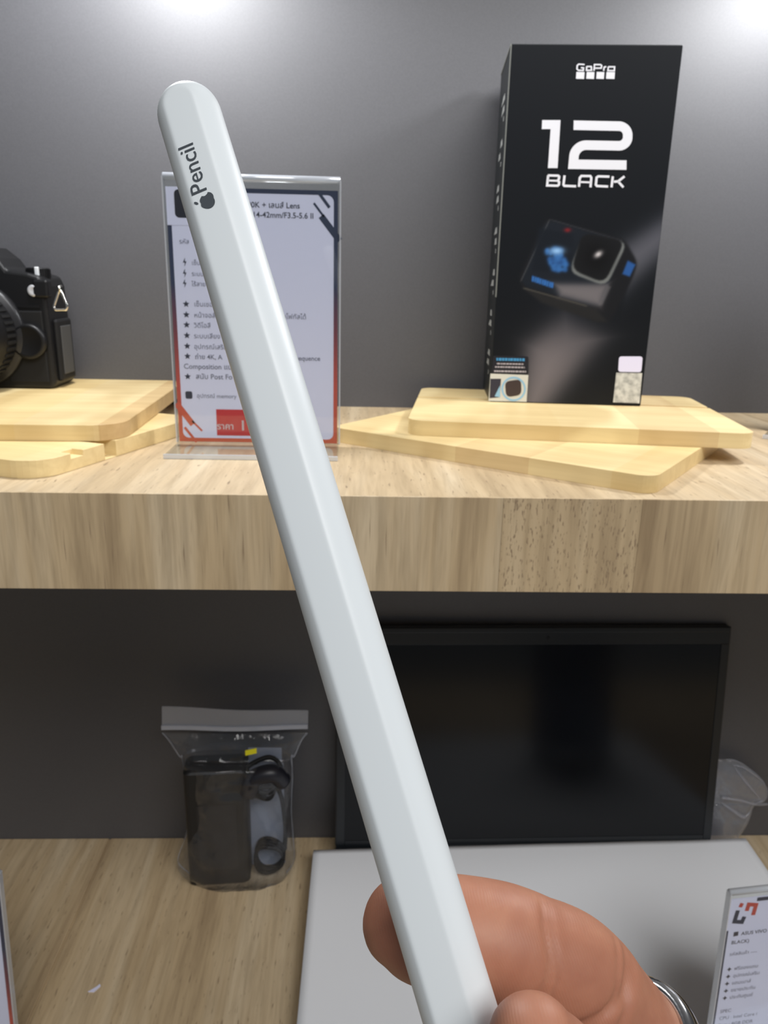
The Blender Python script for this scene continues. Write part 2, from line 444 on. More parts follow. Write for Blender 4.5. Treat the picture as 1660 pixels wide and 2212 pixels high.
# printed front: colour picture carried by the sheet's own colour attribute (flat print)
def art(X, Y):
    n = X.shape
    def S(r, g, b): return np.array([r, g, b], float)
    C = np.zeros(n+(3,)); t = np.clip((Y-90)/780, 0, 1)[..., None]
    C[:] = S(16, 19, 24)
    def lay(mask, col):
        mk_ = np.clip(mask, 0, 1)[..., None]; C[:] = C*(1-mk_)+np.array(col, float)*mk_
    def soft(d, w): return 1/(1+np.exp(np.clip(d/w*4, -40, 40)))
    def qpoly(pts, w):
        """soft convex polygon given in picture points"""
        d = np.full(n, -1e9); P = pts; A = 0
        for i in range(len(P)): A += P[i][0]*P[(i+1) % len(P)][1]-P[(i+1) % len(P)][0]*P[i][1]
        sg = 1 if A > 0 else -1
        for i in range(len(P)):
            x0, y0 = P[i]; x1, y1 = P[(i+1) % len(P)]; L = math.hypot(x1-x0, y1-y0)
            d = np.maximum(d, sg*((X-x0)*(y1-y0)-(Y-y0)*(x1-x0))/L)
        return soft(d, w)
    def q(*z): return [(1020+a/3.458, 440+b/3.458) for a, b in z]
    def rq(r, *z): return rpoly(q(*z), r)
    def blob(cx, cy, rx, ry, rot=0):
        c, s = math.cos(rot), math.sin(rot); u = ((X-cx)*c+(Y-cy)*s)/rx; v = (-(X-cx)*s+(Y-cy)*c)/ry
        return np.exp(-(u*u+v*v))
    # light beams of the picture
    lay(0.80*qpoly(q((420, 1060), (700, 830), (960, 1010), (470, 1640), (330, 1640), (380, 1300)), 55), (140, 132, 136))
    lay(0.75*qpoly(q((1080, 350), (1560, 30), (1560, 250), (1180, 600)), 45), (112, 112, 122))
    lay(0.55*blob(1240, 655, 70, 90), (26, 30, 38))
    # body, underside, side
    lay(qpoly(rq(14, (560, 105), (1140, 265), (1240, 440), (1200, 560), (1040, 875), (940, 885), (400, 660), (345, 560)), 5), (24, 25, 29))
    lay(0.9*qpoly(q((400, 640), (930, 790), (1010, 880), (930, 880), (520, 740)), 6), (36, 36, 37))
    lay(qpoly(rq(22, (555, 115), (1130, 285), (965, 780), (355, 605)), 5), (25, 30, 38))
    lay(0.95*qpoly(q((620, 600), (1020, 600), (960, 765), (660, 690)), 14), (112, 108, 112))
    lay(0.5*qpoly(q((1010, 610), (1040, 620), (975, 760), (950, 755)), 3), (110, 108, 112))
    for a, b, col, w in (((580, 120), (365, 580), (62, 64, 68), 2.2), ((590, 120), (1120, 275), (46, 48, 54), 2.2), ((385, 630), (860, 765), (70, 68, 64), 3)):
        (x0, y0), (x1, y1) = q(a, b); L = math.hypot(x1-x0, y1-y0)
        u = ((X-x0)*(x1-x0)+(Y-y0)*(y1-y0))/L; v = ((X-x0)*(y1-y0)-(Y-y0)*(x1-x0))/L
        lay(soft(np.abs(v)-w/2, 1.6)*soft(-u, 4)*soft(u-L, 4), col)
    # round-cornered lens housing
    lay(qpoly(rq(24, (835, 225), (1165, 285), (1005, 620), (720, 510)), 3), (118, 122, 122))
    lay(qpoly(rq(22, (825, 215), (1145, 275), (990, 595), (742, 492)), 3), (22, 23, 26))
    lay(0.8*blob(1020+930/3.458, 440+400/3.458, 34, 34), (8, 8, 10))
    lay(0.9*(blob(1020+945/3.458, 440+378/3.458, 9.5, 6, -0.6)), (225, 220, 222))
    # blue little display, name strip and side tag
    lay(qpoly(q((500, 180), (760, 230), (740, 520), (450, 500)), 6)*0.9, (20, 25, 33))
    rng = np.random.RandomState(3)
    for k in range(90):
        a, b = rng.rand(), rng.rand()
        x = 552+a*115+b*55; y = 335+b*165
        r, g, bl_ = (52, 104, 168) if rng.rand() < .6 else (36, 72, 125)
        lay(0.75*blob(1020+x/3.458, 440+y/3.458, 3.5+3*rng.rand(), 3.5+3*rng.rand()), (r, g, bl_))
    lay(0.95*blob(1020+635/3.458, 440+352/3.458, 15, 8), (150, 195, 240))
    for k in range(9):
        x = 460+k*18; y = 562+k*6.0
        lay(0.9*qpoly(q((x-9, y-24), (x+7, y-18), (x+3, y+22), (x-13, y+16)), 1.6), (52, 112, 190))
    lay(0.95*qpoly(q((1165, 425), (1222, 455), (1180, 545), (1125, 525)), 3), (42, 88, 155))
    lay(0.8*blob(1020+715/3.458, 440+197/3.458, 7, 4.5), (150, 30, 36))
    return C/255.0
NX, NY = 150, 320
gu = np.linspace(0.0004, BW-0.0004, NX); gv = np.linspace(0.0006, BH-0.0006, NY)
# picture position of every grid point on the face
corn = [(bl+Vector((0, 0, 0)))]
ex = Vector((math.cos(brz), math.sin(brz), 0))
U, Vv = np.meshgrid(gu, gv)
PX3 = bl.x+ex.x*U; PY3 = bl.y+ex.y*U; PZ3 = Z1+Vv
fa = [np.array(list(a)) for a in (RIGHT, DOWN, _f)]
qz = fa[2][0]*PX3+fa[2][1]*PY3+fa[2][2]*PZ3
ax = CX+F*(fa[0][0]*PX3+fa[0][1]*PY3+fa[0][2]*PZ3)/qz
ay = CY+F*(fa[1][0]*PX3+fa[1][1]*PY3+fa[1][2]*PZ3)/qz
C = art(ax, ay)
lin = np.where(C <= 0.04045, C/12.92, ((C+0.055)/1.055)**2.4)
verts = [(U[j, i], 0.0, Vv[j, i]) for j in range(NY) for i in range(NX)]
faces = [(j*NX+i, j*NX+i+1, (j+1)*NX+i+1, (j+1)*NX+i) for j in range(NY-1) for i in range(NX-1)]
pm = mat('printed_front', rough=0.4, spec=0.22)
at = nd(pm, 'ShaderNodeAttribute', attribute_name='print'); base(pm, at.outputs['Color'])
me = bpy.data.meshes.new('printed_front'); me.from_pydata(verts, [], faces); me.materials.append(pm)
ca = me.color_attributes.new('print', 'FLOAT_COLOR', 'POINT')
ca.data.foreach_set('color', np.concatenate([lin.reshape(-1, 3), np.ones((NX*NY, 1))], 1).ravel().astype(np.float32))
link(bpy.data.objects.new('printed_front', me), bx_)
def zl(pts): return [(1020+a/3.458, 60+b/3.458) for a, b in pts]
def onbox(d): return lambda x, y: (lambda uv: (uv[0], -d, uv[1]))(buv(x, y))
# the numerals
one = poly2(zl([(525, 690), (662, 690), (640, 1048), (568, 1048), (588, 757), (522, 757)]))
two_path = [(760, 728), (1085, 735)]+arc2((1098, 801), 66, -86, 0, 12)+arc2((1098, 816), 66, 0, 88, 12)[1:]+[(850, 877)]+arc2((855, 970), 93, -95, -172, 12)[1:]+[(757, 1020), (1155, 1026)]
two = quads2(stroke(zl(two_path), 20.5))
flat('number', [one, two], M['white_ink'], bx_, onbox(0.00012))
# BLACK
bk = []
def st_(*pts, w=5.0): bk.append(quads2(stroke(zl(pts), w)))
st_((568, 1103), (645, 1105), (652, 1112), (650, 1130), (640, 1142), (652, 1152), (650, 1172), (640, 1180), (562, 1178), (570, 1103))
st_((566, 1141), (640, 1143), w=4)
st_((692, 1103), (684, 1172), (690, 1181), (778, 1184))
st_((800, 1188), (806, 1122), (818, 1107), (885, 1108), (892, 1120), (886, 1192)); st_((804, 1152), (888, 1155), w=4)
st_((1028, 1112), (945, 1110), (932, 1118), (926, 1172), (934, 1182), (1018, 1186))
st_((1053, 1110), (1043, 1192)); st_((1140, 1110), (1092, 1148), (1060, 1150)); st_((1092, 1148), (1132, 1192))
flat('lettering', bk, M['white_ink'], bx_, onbox(0.00012))
bk = []
# brand mark: lettering over four squares
for x0, x1 in ((778, 842), (855, 916), (930, 990), (1003, 1069)):
    bk.append(poly2(zl([(x0+3, 330), (x1, 331), (x1-4, 383), (x0-1, 381)])))
g = []
def sg(*pts, w=3.0): bk.append(quads2(stroke(zl(pts), w)))
sg((842, 275), (798, 272), (787, 283), (785, 308), (795, 318), (832, 319), (834, 300), (815, 299))
sg((858, 290), (892, 290), (894, 318), (856, 318), (858, 288))
sg((912, 322), (916, 275), (962, 276), (970, 284), (966, 302), (916, 302))
sg((984, 322), (988, 295), (1004, 290)); sg((1020, 292), (1066, 292), (1064, 321), (1016, 320), (1020, 290))
flat('brand_mark', bk, M['white_ink'], bx_, onbox(0.00012))
# seals and stickers
def plate(name, pts, m, d, r=0):
    c = [(lambda uv: uv)(buv(*p)) for p in pts]
    return mk(name, *loft([[(u, -d, v) for u, v in c], [(u, 0.0, v) for u, v in c]]), m, bx_)
plate('sticker', rpoly([(1066, 768), (1142, 770), (1142, 809), (1062, 807)], 4), mat('sticker_black', srgb(26, 27, 36), 0.35), 0.0002)
stk = plate('sticker', [(1060, 807), (1142, 810), (1138, 868), (1056, 866)], mat('sticker_white', srgb(206, 206, 198), 0.4), 0.0002)
def bitline(x0, x1, y, h, slope=0.02, seed=0):
    rnd = random.Random(seed); x = x0; it = []
    while x < x1:
        w = rnd.uniform(3, 7); w = min(w, x1-x)
        y0 = y+(x-x0)*slope
        it.append(poly2([(x, y0-h/2), (x+w, y0-h/2), (x+w, y0+h/2), (x, y0+h/2)])); x += w+rnd.uniform(0.8, 1.6)
    return it
flat('sticker_print', bitline(1073, 1134, 776, 6, 0.02, 1), mat('sticker_blue', srgb(64, 140, 190), 0.4), bx_, onbox(0.00028))
flat('sticker_print', bitline(1074, 1131, 785.5, 3.0, 0.02, 2)+bitline(1070, 1134, 792.5, 3.2, 0.02, 3)+bitline(1068, 1137, 801.5, 3.6, 0.02, 4), mat('sticker_grey', srgb(172, 166, 172), 0.4), bx_, onbox(0.00028))
flat('sticker_print', [poly2([(1060, 818), (1083, 818), (1080, 858), (1058, 860)])], mat('sticker_dark', srgb(44, 44, 58), 0.4), bx_, onbox(0.00028))
flat('sticker_print', [poly2([(1081, 832), (1081, 858), (1069, 856)]), quads2(stroke(arc2((1110, 840), 24.5, 0, 360, 26), 4.0))], mat('sticker_skyblue', srgb(140, 184, 212), 0.4), bx_, onbox(0.00030))
flat('sticker_print', [poly2(rpoly([(1091, 824), (1126, 819), (1127, 853), (1094, 858)], 11))], mat('sticker_brown', srgb(58, 46, 46), 0.4), bx_, onbox(0.00034))
plate('seal', rpoly([(1338, 770), (1389, 770), (1386, 804), (1336, 803)], 6), mat('seal_lilac', srgb(226, 224, 250), 0.3), 0.0002)
mq = mat('seal_silver', srgb(186, 187, 182), 0.35)
base(mq, ramp(mq, tex(mq, coords(mq, (1, 1, 1)), 260, 2, 0.5), [(0.3, srgb(150, 151, 148)), (0.62, srgb(208, 208, 202))]))
plate('seal', [(1332, 805), (1388, 806), (1382, 871), (1325, 869)], mq, 0.0002)
# small white spec marks printed down the side face
sm = []; rnd = random.Random(8)
for k in range(7):
    zc = 0.166-k*0.0235
    for j in range(2):
        y0 = 0.018+rnd.uniform(0, 0.01)
        z0 = zc-j*0.006
        sm.append(poly2([(y0, z0), (y0+0.012+rnd.uniform(0, 0.012), z0), (y0+0.012, z0+0.0035), (y0+0.002, z0+0.0035)]))
    sm.append(poly2([(0.020, zc-0.011), (0.024, zc-0.011), (0.024, zc-0.0085), (0.020, zc-0.0085)]))
flat('side_print', sm, mat('side_ink', srgb(150, 152, 150), 0.5), bx_, lambda u, v: (-0.00012, u, v))

# ================================================================== ACRYLIC SIGN HOLDERS
SW, SH_ = 0.0824, 0.1290
def sign(label, loc, rz, lean, content, foot=0.029):
    """clear acrylic holder: folded sheet with a card inside, foot to the front. origin at front-left of the upright's base"""
    t = thing('sign_holder', label, 'sign', loc, rz, 'clear acrylic sign holders')
    sl = math.tan(lean)
    def lp(x, y, z): return (x, y+z*sl, z)
    def slab(x0, x1, y0, y1, z0, z1): return [lp(*v) for v in boxv(x0, x1, y0, y1, z0, z1)]
    mk('front_pane', slab(0, SW, 0, 0.0012, 0.002, SH_-0.001), BF, M['acrylic'], t)
    mk('back_pane', slab(0, SW, 0.0026, 0.0038, 0.002, SH_-0.001), BF, M['acrylic'], t)
    V, Fc = tube([lp(-0.0002, 0.0019, SH_-0.001), lp(SW+0.0002, 0.0019, SH_-0.001)], 0.0017, 12)
    mk('top_fold', V, Fc, M['acrylic_edge'], t, True)
    box('foot', 0, SW, -foot, 0.0038, 0, 0.002, M['acrylic'], t, 0.0003)
    box('foot_edge', -0.0003, SW+0.0003, -foot-0.0008, -foot, 0, 0.0024, M['acrylic_edge'], t, 0.0003)
    for x in (-0.0006, SW):
        mk('side_edge', slab(x, x+0.0006, 0, 0.0038, 0.002, SH_-0.001), BF, M['acrylic_edge'], t)
    cd = mk('card', slab(0.0008, SW-0.0008, 0.0014, 0.0022, 0.0022, SH_-0.0055), BF, M['paper'], t)
    content(cd, lambda d: (lambda u, v: lp(u, 0.0014-d, v)))
    return t
def grad_border():
    m = mat('gradient_border_print', rough=0.5)
    t = nd(m, 'ShaderNodeTexCoord'); s = nd(m, 'ShaderNodeSeparateXYZ'); lk(m, t.outputs['Object'], s.inputs[0])
    mr = nd(m, 'ShaderNodeMapRange'); mr.inputs[1].default_value = 0; mr.inputs[2].default_value = SH_; lk(m, s.outputs[2], mr.inputs[0])
    base(m, ramp(m, mr.outputs[0], [(0.0, srgb(205, 92, 60)), (0.25, srgb(190, 80, 66)), (0.45, srgb(120, 58, 70)), (0.62, srgb(44, 54, 84)), (1.0, srgb(30, 40, 70))]))
    return m
M['border'] = grad_border()
def ring2(x0, x1, y0, y1, w, r):
    """a frame with rounded inner corners, as quads"""
    inn = rrect(x0+w, x1-w, y0+w, y1-w, r, 4); out = []
    for (a, b) in inn:
        out.append((x0 if a < (x0+x1)/2-0.3*(x1-x0) else x1 if a > (x0+x1)/2+0.3*(x1-x0) else a, y0 if b < (y0+y1)/2 else y1))
    V = inn+out; n = len(inn)
    return V, [(i, (i+1) % n, n+(i+1) % n, n+i) for i in range(n)]
def star2(c, r, n=5, k=0.45, rot=90):
    return poly2([(c[0]+(r if i % 2 == 0 else r*k)*math.cos(math.radians(rot+180*i/n)), c[1]+(r if i % 2 == 0 else r*k)*math.sin(math.radians(rot+180*i/n))) for i in range(2*n)])
# photograph points -> u,v on the upper sign's card
SGY = 0.3905
s0 = ony(385, 960, SGY); SX0 = -0.0912
def suv(x, y):
    p = ony(x, y, SGY); return (p.x-SX0, p.z-ZS)
def camera_card(cd, on):
    P = lambda x, y: suv(x, y)
    z0, z1 = 0.0022, SH_-0.0055
    flat('border', [ring2(0.0008, SW-0.0008, z0, z1, 0.0020, 0.003)], M['border'], cd, on(0.00008))
    flat('logo_tab', [poly2([(0.0008, z1), (0.0008, z1-0.017), (0.0115, z1-0.017), (0.0135, z1-0.012), (0.0135, z1)])], M['paper'], cd, on(0.00014))
    a, b = P(374, 408), P(392, 470)
    flat('logo', [poly2(rrect(a[0], a[0]+0.009, b[1], a[1], 0.002))], mat('logo_black', srgb(30, 32, 44), 0.5), cd, on(0.0002))
    def ln(pts, w): return quads2(stroke([P(*q) for q in pts], w))
    flat('corner_bars', [ln([(686, 412), (712, 448)], 0.0014), ln([(678, 438), (700, 468)], 0.0010), ln([(694, 466), (734, 520)], 0.0030)], M['navy'], cd, on(0.00010))
    flat('corner_bars', [ln([(380, 872), (416, 918)], 0.0030), ln([(414, 910), (436, 932)], 0.0010), ln([(398, 924), (424, 956)], 0.0013)], M['orange_print'], cd, on(0.00010))
    a, b = P(466, 885), P(640, 944)
    flat('price_block', [poly2([(a[0], b[1]), (b[0], b[1]), (b[0], a[1]), (a[0], a[1])])], M['red_print'], cd, on(0.00012))
    def tx(s, x, y, hpx, bold=0.0, align='LEFT'):
        size = hpx*SGY/F*1.38
        return moved(text2d(s, size, bold, align), *P(x, y))
    flat('price', [tx('ราคา', 468, 928, 14, 0.00008), tx('1', 517, 930, 22, 0.00015)], M['white_ink'], cd, on(0.0002))
    dark = [tx('G100K + เลนส์ Lens', 648, 450, 11, 0.00004, 'RIGHT'), tx('14-42mm/F3.5-5.6 II', 678, 472, 11, 0.00004, 'RIGHT'),
            tx('A', 386, 484, 11, 0.00006), tx('.', 545, 490, 20, 0.0003)]
    for i, y in enumerate((566, 590, 612)):
        c = P(398, y)
        dark.append(poly2([(c[0]+q*0.0009, c[1]+w*0.0022) for q, w in ((0.3, 1), (-1, -0.1), (0, -0.1), (-0.3, -1), (1, 0.15), (0.1, 0.15))]))
    for i, y in enumerate((657, 680, 702, 725, 748, 770, 814)):
        c = P(401+i*0.6, y); dark.append(star2(c, 0.0017))
    dark.append(poly2(rrect(*[f for f in (P(400, 862)[0], P(415, 862)[0], P(400, 862)[1], P(400, 846)[1])], 0.0008)))
    for it in dark: flat('text_line', [it], M['print_dark'], cd, on(0.00012))
    soft = [tx('รหัส', 386, 526, 9), tx('เซ็น', 413, 572, 9), tx('ระบบ', 413, 596, 9), tx('ไร้สาย', 413, 618, 9),
            tx('เซ็นเซอร์', 418, 662, 10), tx('หน้าจอสัมผัส', 418, 686, 10), tx('วิดีโอสี', 418, 708, 10), tx('ระบบเสียง', 418, 731, 10),
            tx('อุปกรณ์เสริม', 418, 754, 10), tx('ถ่าย 4K, A', 420, 776, 10, 0.00003), tx('Composition แบบ', 396, 797, 11, 0.00003),
            tx('สนับ Post Fo', 422, 819, 11, 0.00003), tx('อุปกรณ์ memory', 424, 860, 9),
            tx('จับโฟกัสได้', 662, 690, 10, 0, 'RIGHT'), tx('sequence', 692, 780, 10, 0.00003, 'RIGHT')]
    for it in soft: flat('text_line', [it], M['print_soft'], cd, on(0.00012))
sign('clear acrylic sign with a white specification card and red price block beside the camera', (SX0, SGY, ZS), 0, 0, camera_card)

# lower right sign, standing on the white sheet
ZSH = ZT+0.0172
top_l = onz(1583, 1930, ZSH+SH_)
LEAN2 = R_(2.5); RZ2 = R_(7)
b2 = Vector((top_l.x, top_l.y, 0))-Matrix.Rotation(RZ2, 3, 'Z') @ Vector((0, SH_*math.tan(LEAN2), 0))
def laptop_card(cd, on):
    z1 = SH_-0.0055
    k = 0.00019
    def t(s, x, y, size, bold=0.0): return moved(text2d(s, size, bold), x, y)
    flat('border', [poly2([(0.0008, 0.004), (0.0020, 0.004), (0.0020, z1-0.0185), (0.0008, z1-0.0185)]), poly2([(0.0155, z1-0.0022), (SW-0.0008, z1-0.0022), (SW-0.0008, z1), (0.0155, z1)])],
         M['navy'], cd, on(0.00008))
    # two-colour emblem: navy hook and red hook
    x, y = 0.0034, z1-0.0150
    flat('emblem', [quads2(stroke([(x+0.0022, y+0.0085), (x+0.0012, y+0.0018), (x+0.0055, y+0.0010), (x+0.0064, y+0.0042)], 0.0023))], M['navy'], cd, on(0.0001))
    flat('emblem', [quads2(stroke([(x+0.0072, y+0.0075), (x+0.0078, y+0.0114), (x+0.0120, y+0.0106), (x+0.0112, y+0.0045)], 0.0023)),
                    poly2([(x+0.0022, y+0.0105), (x+0.0042, y+0.0100), (x+0.0050, y+0.0122), (x+0.0030, y+0.0130)])], mat('emblem_red', srgb(188, 70, 64), 0.5), cd, on(0.0001))
    dk = [poly2([(0.0052, z1-0.0225), (0.0078, z1-0.0222), (0.0078, z1-0.0196), (0.0052, z1-0.0198)]), t('ASUS VIVO', 0.0095, z1-0.0222, 0.0030, 0.00003), t('BLACK)', 0.0046, z1-0.0272, 0.0030, 0.00002)]
    for i in range(5): dk.append(star2((0.0058, z1-0.0430-i*0.0046), 0.0014, 4, 0.5))
    for it in dk: flat('text_line', [it], M['print_dark'], cd, on(0.0001))
    sf = [t('รหัสสินค้า ----', 0.0046, z1-0.0345, 0.0029)]
    for i, s in enumerate(('ฟรีของแถม', 'อุปกรณ์เสริม', 'แถมเมาส์', 'ขยายประกัน', 'ประกันศูนย์')): sf.append(t(s, 0.0085, z1-0.0440-i*0.0046, 0.0030))
    for i, s in enumerate(('SPEC', 'CPU : Intel Core i', 'Ram : 8GB DDR', 'Storage : 512GB', 'Windows')): sf.append(t(s, 0.0042, z1-0.0710-i*0.0046, 0.0030))
    for it in sf: flat('text_line', [it], M['print_soft'], cd, on(0.0001))
sign('clear acrylic sign with a laptop specification card standing on the white sheet', (b2.x, b2.y, ZSH), RZ2, LEAN2, laptop_card, 0.024)
def plain_card(cd, on):
    flat('border', [ring2(0.0008, SW-0.0008, 0.0022, SH_-0.0055, 0.0020, 0.003)], M['border'], cd, on(0.00008))
# sign at the counter's left, only its right edge in view
e = ony(9, 2080, 0.335)
sign('clear acrylic sign with a red bordered card on the counter left of the groove', (e.x-SW-0.0012, 0.335, ZT), 0, R_(4), plain_card, 0.02)
# sign on the upper shelf right of the box, only its foot corner in view
e = onz(1649, 948, ZS)
sign('clear acrylic sign on the shelf right of the black camera package', (e.x+0.0170, e.y+0.0245, ZS), R_(-35), 0, plain_card)

# ================================================================== STILL CAMERA
CB = onz(122, 841, Z1)       # front right corner of the base
cm = thing('camera', 'black mirrorless camera with lens and metal strap ring on wooden board', 'camera', (CB.x, CB.y, Z1), 0)
BKW, BKD = 0.1150, 0.034
# body outline (front view, x from -BKW to 0, z up)
outl = [(-0.112, 0.0), (-0.003, 0.0), (0.0, 0.003), (-0.0003, 0.036), (-0.001, 0.060), (-0.003, 0.0655), (-0.010, 0.0675), (-0.022, 0.0690), (-0.0265, 0.0755), (-0.034, 0.0815),
        (-0.064, 0.0815), (-0.072, 0.0755), (-0.080, 0.0670), (-0.108, 0.0650), (-0.1145, 0.060), (-0.115, 0.004)]
def cpr(poly, y0, y1): return loft([[(x, y0, z) for x, z in poly], [(x, y1, z) for x, z in poly]])
mk('body', *cpr(outl, 0, BKD), M['black_plastic'], cm, bevel=0.0022, seg=3)
# leatherette front panel
mk('leatherette', *cpr([(-0.027, 0.004), (-0.0035, 0.004), (-0.0040, 0.046), (-0.027, 0.046)], -0.0008, 0.001), M['black_rubber'], cm, bevel=0.0006)
mk('trim_line', *cpr([(-0.030, 0.0478), (-0.0045, 0.0478), (-0.0046, 0.0494), (-0.030, 0.0494)], -0.0006, 0.001), M['black_plastic'], cm)
# port cover on the side
box('port_cover', -0.001, 0.0022, 0.006, 0.030, 0.004, 0.041, M['black_rubber'], cm, 0.0015)
box('port_cover_panel', 0.002, 0.0028, 0.010, 0.026, 0.008, 0.037, mat('port_cover_grey', srgb(66, 66, 66), 0.6), cm, 0.0006)
def cpx(x, y, dy):
    p = ony(x, y, CB.y+dy); return p.x-CB.x, p.z-Z1
# mode dial and its silver index
DX, DZ = cpx(84, 600, 0.014)
V, Fc = lathe([(0.0001, -0.002), (0.0062, -0.002), (0.0066, -0.001), (0.0066, 0.0052), (0.0061, 0.0058), (0.0001, 0.0058)], 'z', 40, (DX, 0.014, DZ))
mk('mode_dial', V, Fc, M['black_plastic'], cm, bevel=0.0004)
kn = [(lambda a: boxv(-0.0003, 0.0003, -0.0003, 0.0003, 0.0006, 0.0054))(0)]
V, Fc = joinv([([(x*math.cos(a)-y*math.sin(a)+0.0067*math.cos(a)+DX, x*math.sin(a)+y*math.cos(a)+0.0067*math.sin(a)+0.014, z+DZ-0.0004) for x, y, z in kn[0]], BF) for a in [2*math.pi*i/34 for i in range(34)]])
mk('dial_knurl', V, Fc, M['black_plastic'], cm)
IX, IZ = cpx(81, 600, 0.006)
box('dial_index', IX-0.0012, IX+0.0012, 0.0052, 0.0070, IZ-0.001, IZ+0.0062, mat('dial_mark', srgb(225, 228, 230), 0.45, 0.3), cm, 0.0005)
mk('hot_shoe', *joinv([(boxv(-0.064, -0.044, 0.008, 0.026, 0.0795, 0.0815), BF), (boxv(-0.064, -0.061, 0.008, 0.026, 0.0815, 0.0832), BF), (boxv(-0.047, -0.044, 0.008, 0.026, 0.0815, 0.0832), BF)]), M['black_plastic'], cm, bevel=0.0004)
# front control dot
V, Fc = lathe([(0.0001, 0.001), (0.0033, 0.001), (0.0034, -0.0010), (0.0028, -0.0016), (0.0016, -0.0012), (0.0001, -0.0012)], 'y', 28, (cpx(73, 628, 0)[0], 0, cpx(73, 628, 0)[1]))
M['silver'] = mat('satin_silver', srgb(225, 226, 230), 0.4, 0.6)
mk('function_button', V, Fc, M['silver'], cm, True)
# lens: mount, barrel, rings, glass
LC = (-0.0455, 0, 0.0325)
V, Fc = lathe([(0.0001, 0.002), (0.0315, 0.002), (0.0315, -0.003), (0.030, -0.0045), (0.0001, -0.0045)], 'y', 56, LC); mk('lens_mount', V, Fc, mat('dark_mount', srgb(40, 40, 42), 0.3, 0.4), cm, True)
V, Fc = lathe([(0.0001, -0.004), (0.0272, -0.004), (0.0285, -0.008), (0.0285, -0.022), (0.0276, -0.024), (0.0276, -0.030), (0.0255, -0.033), (0.0235, -0.033), (0.0215, -0.028), (0.0001, -0.027)], 'y', 56, LC)
ln_ = mk('lens', V, Fc, M['black_plastic'], cm, True)
V, Fc = joinv([([(x*math.cos(a)+z*math.sin(a)+LC[0], y, -x*math.sin(a)+z*math.cos(a)+LC[2]) for x, y, z in boxv(-0.0009, 0.0009, -0.0205, -0.0095, 0.0282, 0.0291)], BF) for a in [2*math.pi*i/48 for i in range(48)]])
mk('zoom_ring', V, Fc, M['black_rubber'], ln_)
V, Fc = lathe([(0.0001, -0.0265), (0.019, -0.0262), (0.017, -0.0285), (0.011, -0.0305), (0.0001, -0.0315)], 'y', 40, LC)
mk('front_glass', V, Fc, mat('coated_glass', srgb(16, 14, 22), 0.05, spec=0.9), ln_, True)
# lens release boss beside the mount
V, Fc = lathe([(0.0001, 0.002), (0.0105, 0.002), (0.0105, -0.0035), (0.0094, -0.0048), (0.0078, -0.0042), (0.0001, -0.0040)], 'y', 36, (-0.0125, 0, 0.0285)); mk('lens_release', V, Fc, M['black_plastic'], cm, True)
# strap lug and triangular ring
mk('strap_lug', *joinv([(boxv(-0.0075, 0.0015, -0.0016, 0.006, 0.0535, 0.0640), BF)]), M['black_plastic'], cm, bevel=0.0014)
tri = [(lambda p: (p[0], -0.0035, p[1]))(cpx(*q, -0.0035)) for q in ((127, 630), (116.5, 662), (119, 670), (143, 669), (146, 662), (131, 627))]
tp = []
for i in range(len(tri)):
    a, b = Vector(tri[i]), Vector(tri[(i+1) % len(tri)])
    for k in range(6): tp.append(a.lerp(b, k/6))
mk('strap_ring', *tube(tp, 0.0008, 8, True), M['chrome'], cm, True)
EX, EZ = cpx(130, 622, -0.003)
V, Fc = tube([(EX, -0.001, EZ+0.001), (EX, -0.0045, EZ+0.0006), (EX, -0.0047, EZ-0.0014), (EX, -0.001, EZ-0.002)], 0.0008, 8); mk('lug_eyelet', V, Fc, M['chrome'], cm, True)

# ================================================================== LAPTOP, SHEET
LW = 0.2985; LRZ = R_(1.0); LTILT = math.atan2(0.021, 0.1745)
lp_ = thing('laptop', 'black laptop with its dark screen opened upright against the wall', 'laptop', (-0.0126, 0.4955, ZT), LRZ)
BASE_H = 0.0155
lbm = mat('laptop_black', srgb(30, 32, 36), 0.4)
box('base', 0, LW, -0.205, 0.004, 0.0015, BASE_H, lbm, lp_, 0.002)
for x in (0.02, LW-0.04):
    for y in (-0.195, -0.02): box('rubber_foot', x, x+0.02, y, y+0.006, 0, 0.0016, M['black_rubber'], lp_)
box('keyboard_deck', 0.012, LW-0.012, -0.115, -0.012, BASE_H-0.0005, BASE_H+0.0003, M['black_rubber'], lp_)
LH = 0.1790
def lid(x, d, h):
    """lid coordinates: x along, d out of the screen towards the user, h up the lid"""
    return (x, 0.0+h*math.sin(LTILT)-d*math.cos(LTILT), BASE_H+h*math.cos(LTILT)+d*math.sin(LTILT))
def lidbox(name, x0, x1, d0, d1, h0, h1, m, par, bevel=0):
    return mk(name, [lid(a, b, c) for a, b, c in boxv(x0, x1, d0, d1, h0, h1)], BF, m, par, bevel=bevel)
pr = rrect(0, LW, -0.001, LH, 0.004)
shell = mk('lid', *loft([[lid(x, -0.0045, h) for x, h in pr], [lid(x, 0.0, h) for x, h in pr]]), lbm, lp_, bevel=0.0006)
bez = mat('bezel_black', srgb(20, 24, 28), 0.35)
lidbox('bezel', 0.0008, LW-0.0008, 0, 0.0009, LH-0.0145, LH-0.0008, bez, lp_, 0.0003)
lidbox('bezel', 0.0008, 0.0072, 0, 0.0009, 0.0, LH-0.0146, bez, lp_, 0.0003)
lidbox('bezel', LW-0.0072, LW-0.0008, 0, 0.0009, 0.0, LH-0.0146, bez, lp_, 0.0003)
lidbox('bezel', 0.0073, LW-0.0073, 0, 0.0009, 0.0, 0.006, bez, lp_, 0.0003)
lidbox('top_rail', 0.001, LW-0.001, 0, 0.0016, LH-0.0050, LH-0.0012, bez, lp_, 0.0005)
lcd = mat('lcd_panel', srgb(9, 12, 16), rough=0.17, spec=0.32)
lidbox('screen', 0.0072, LW-0.0072, 0.0, 0.0004, 0.006, LH-0.0146, lcd, lp_)
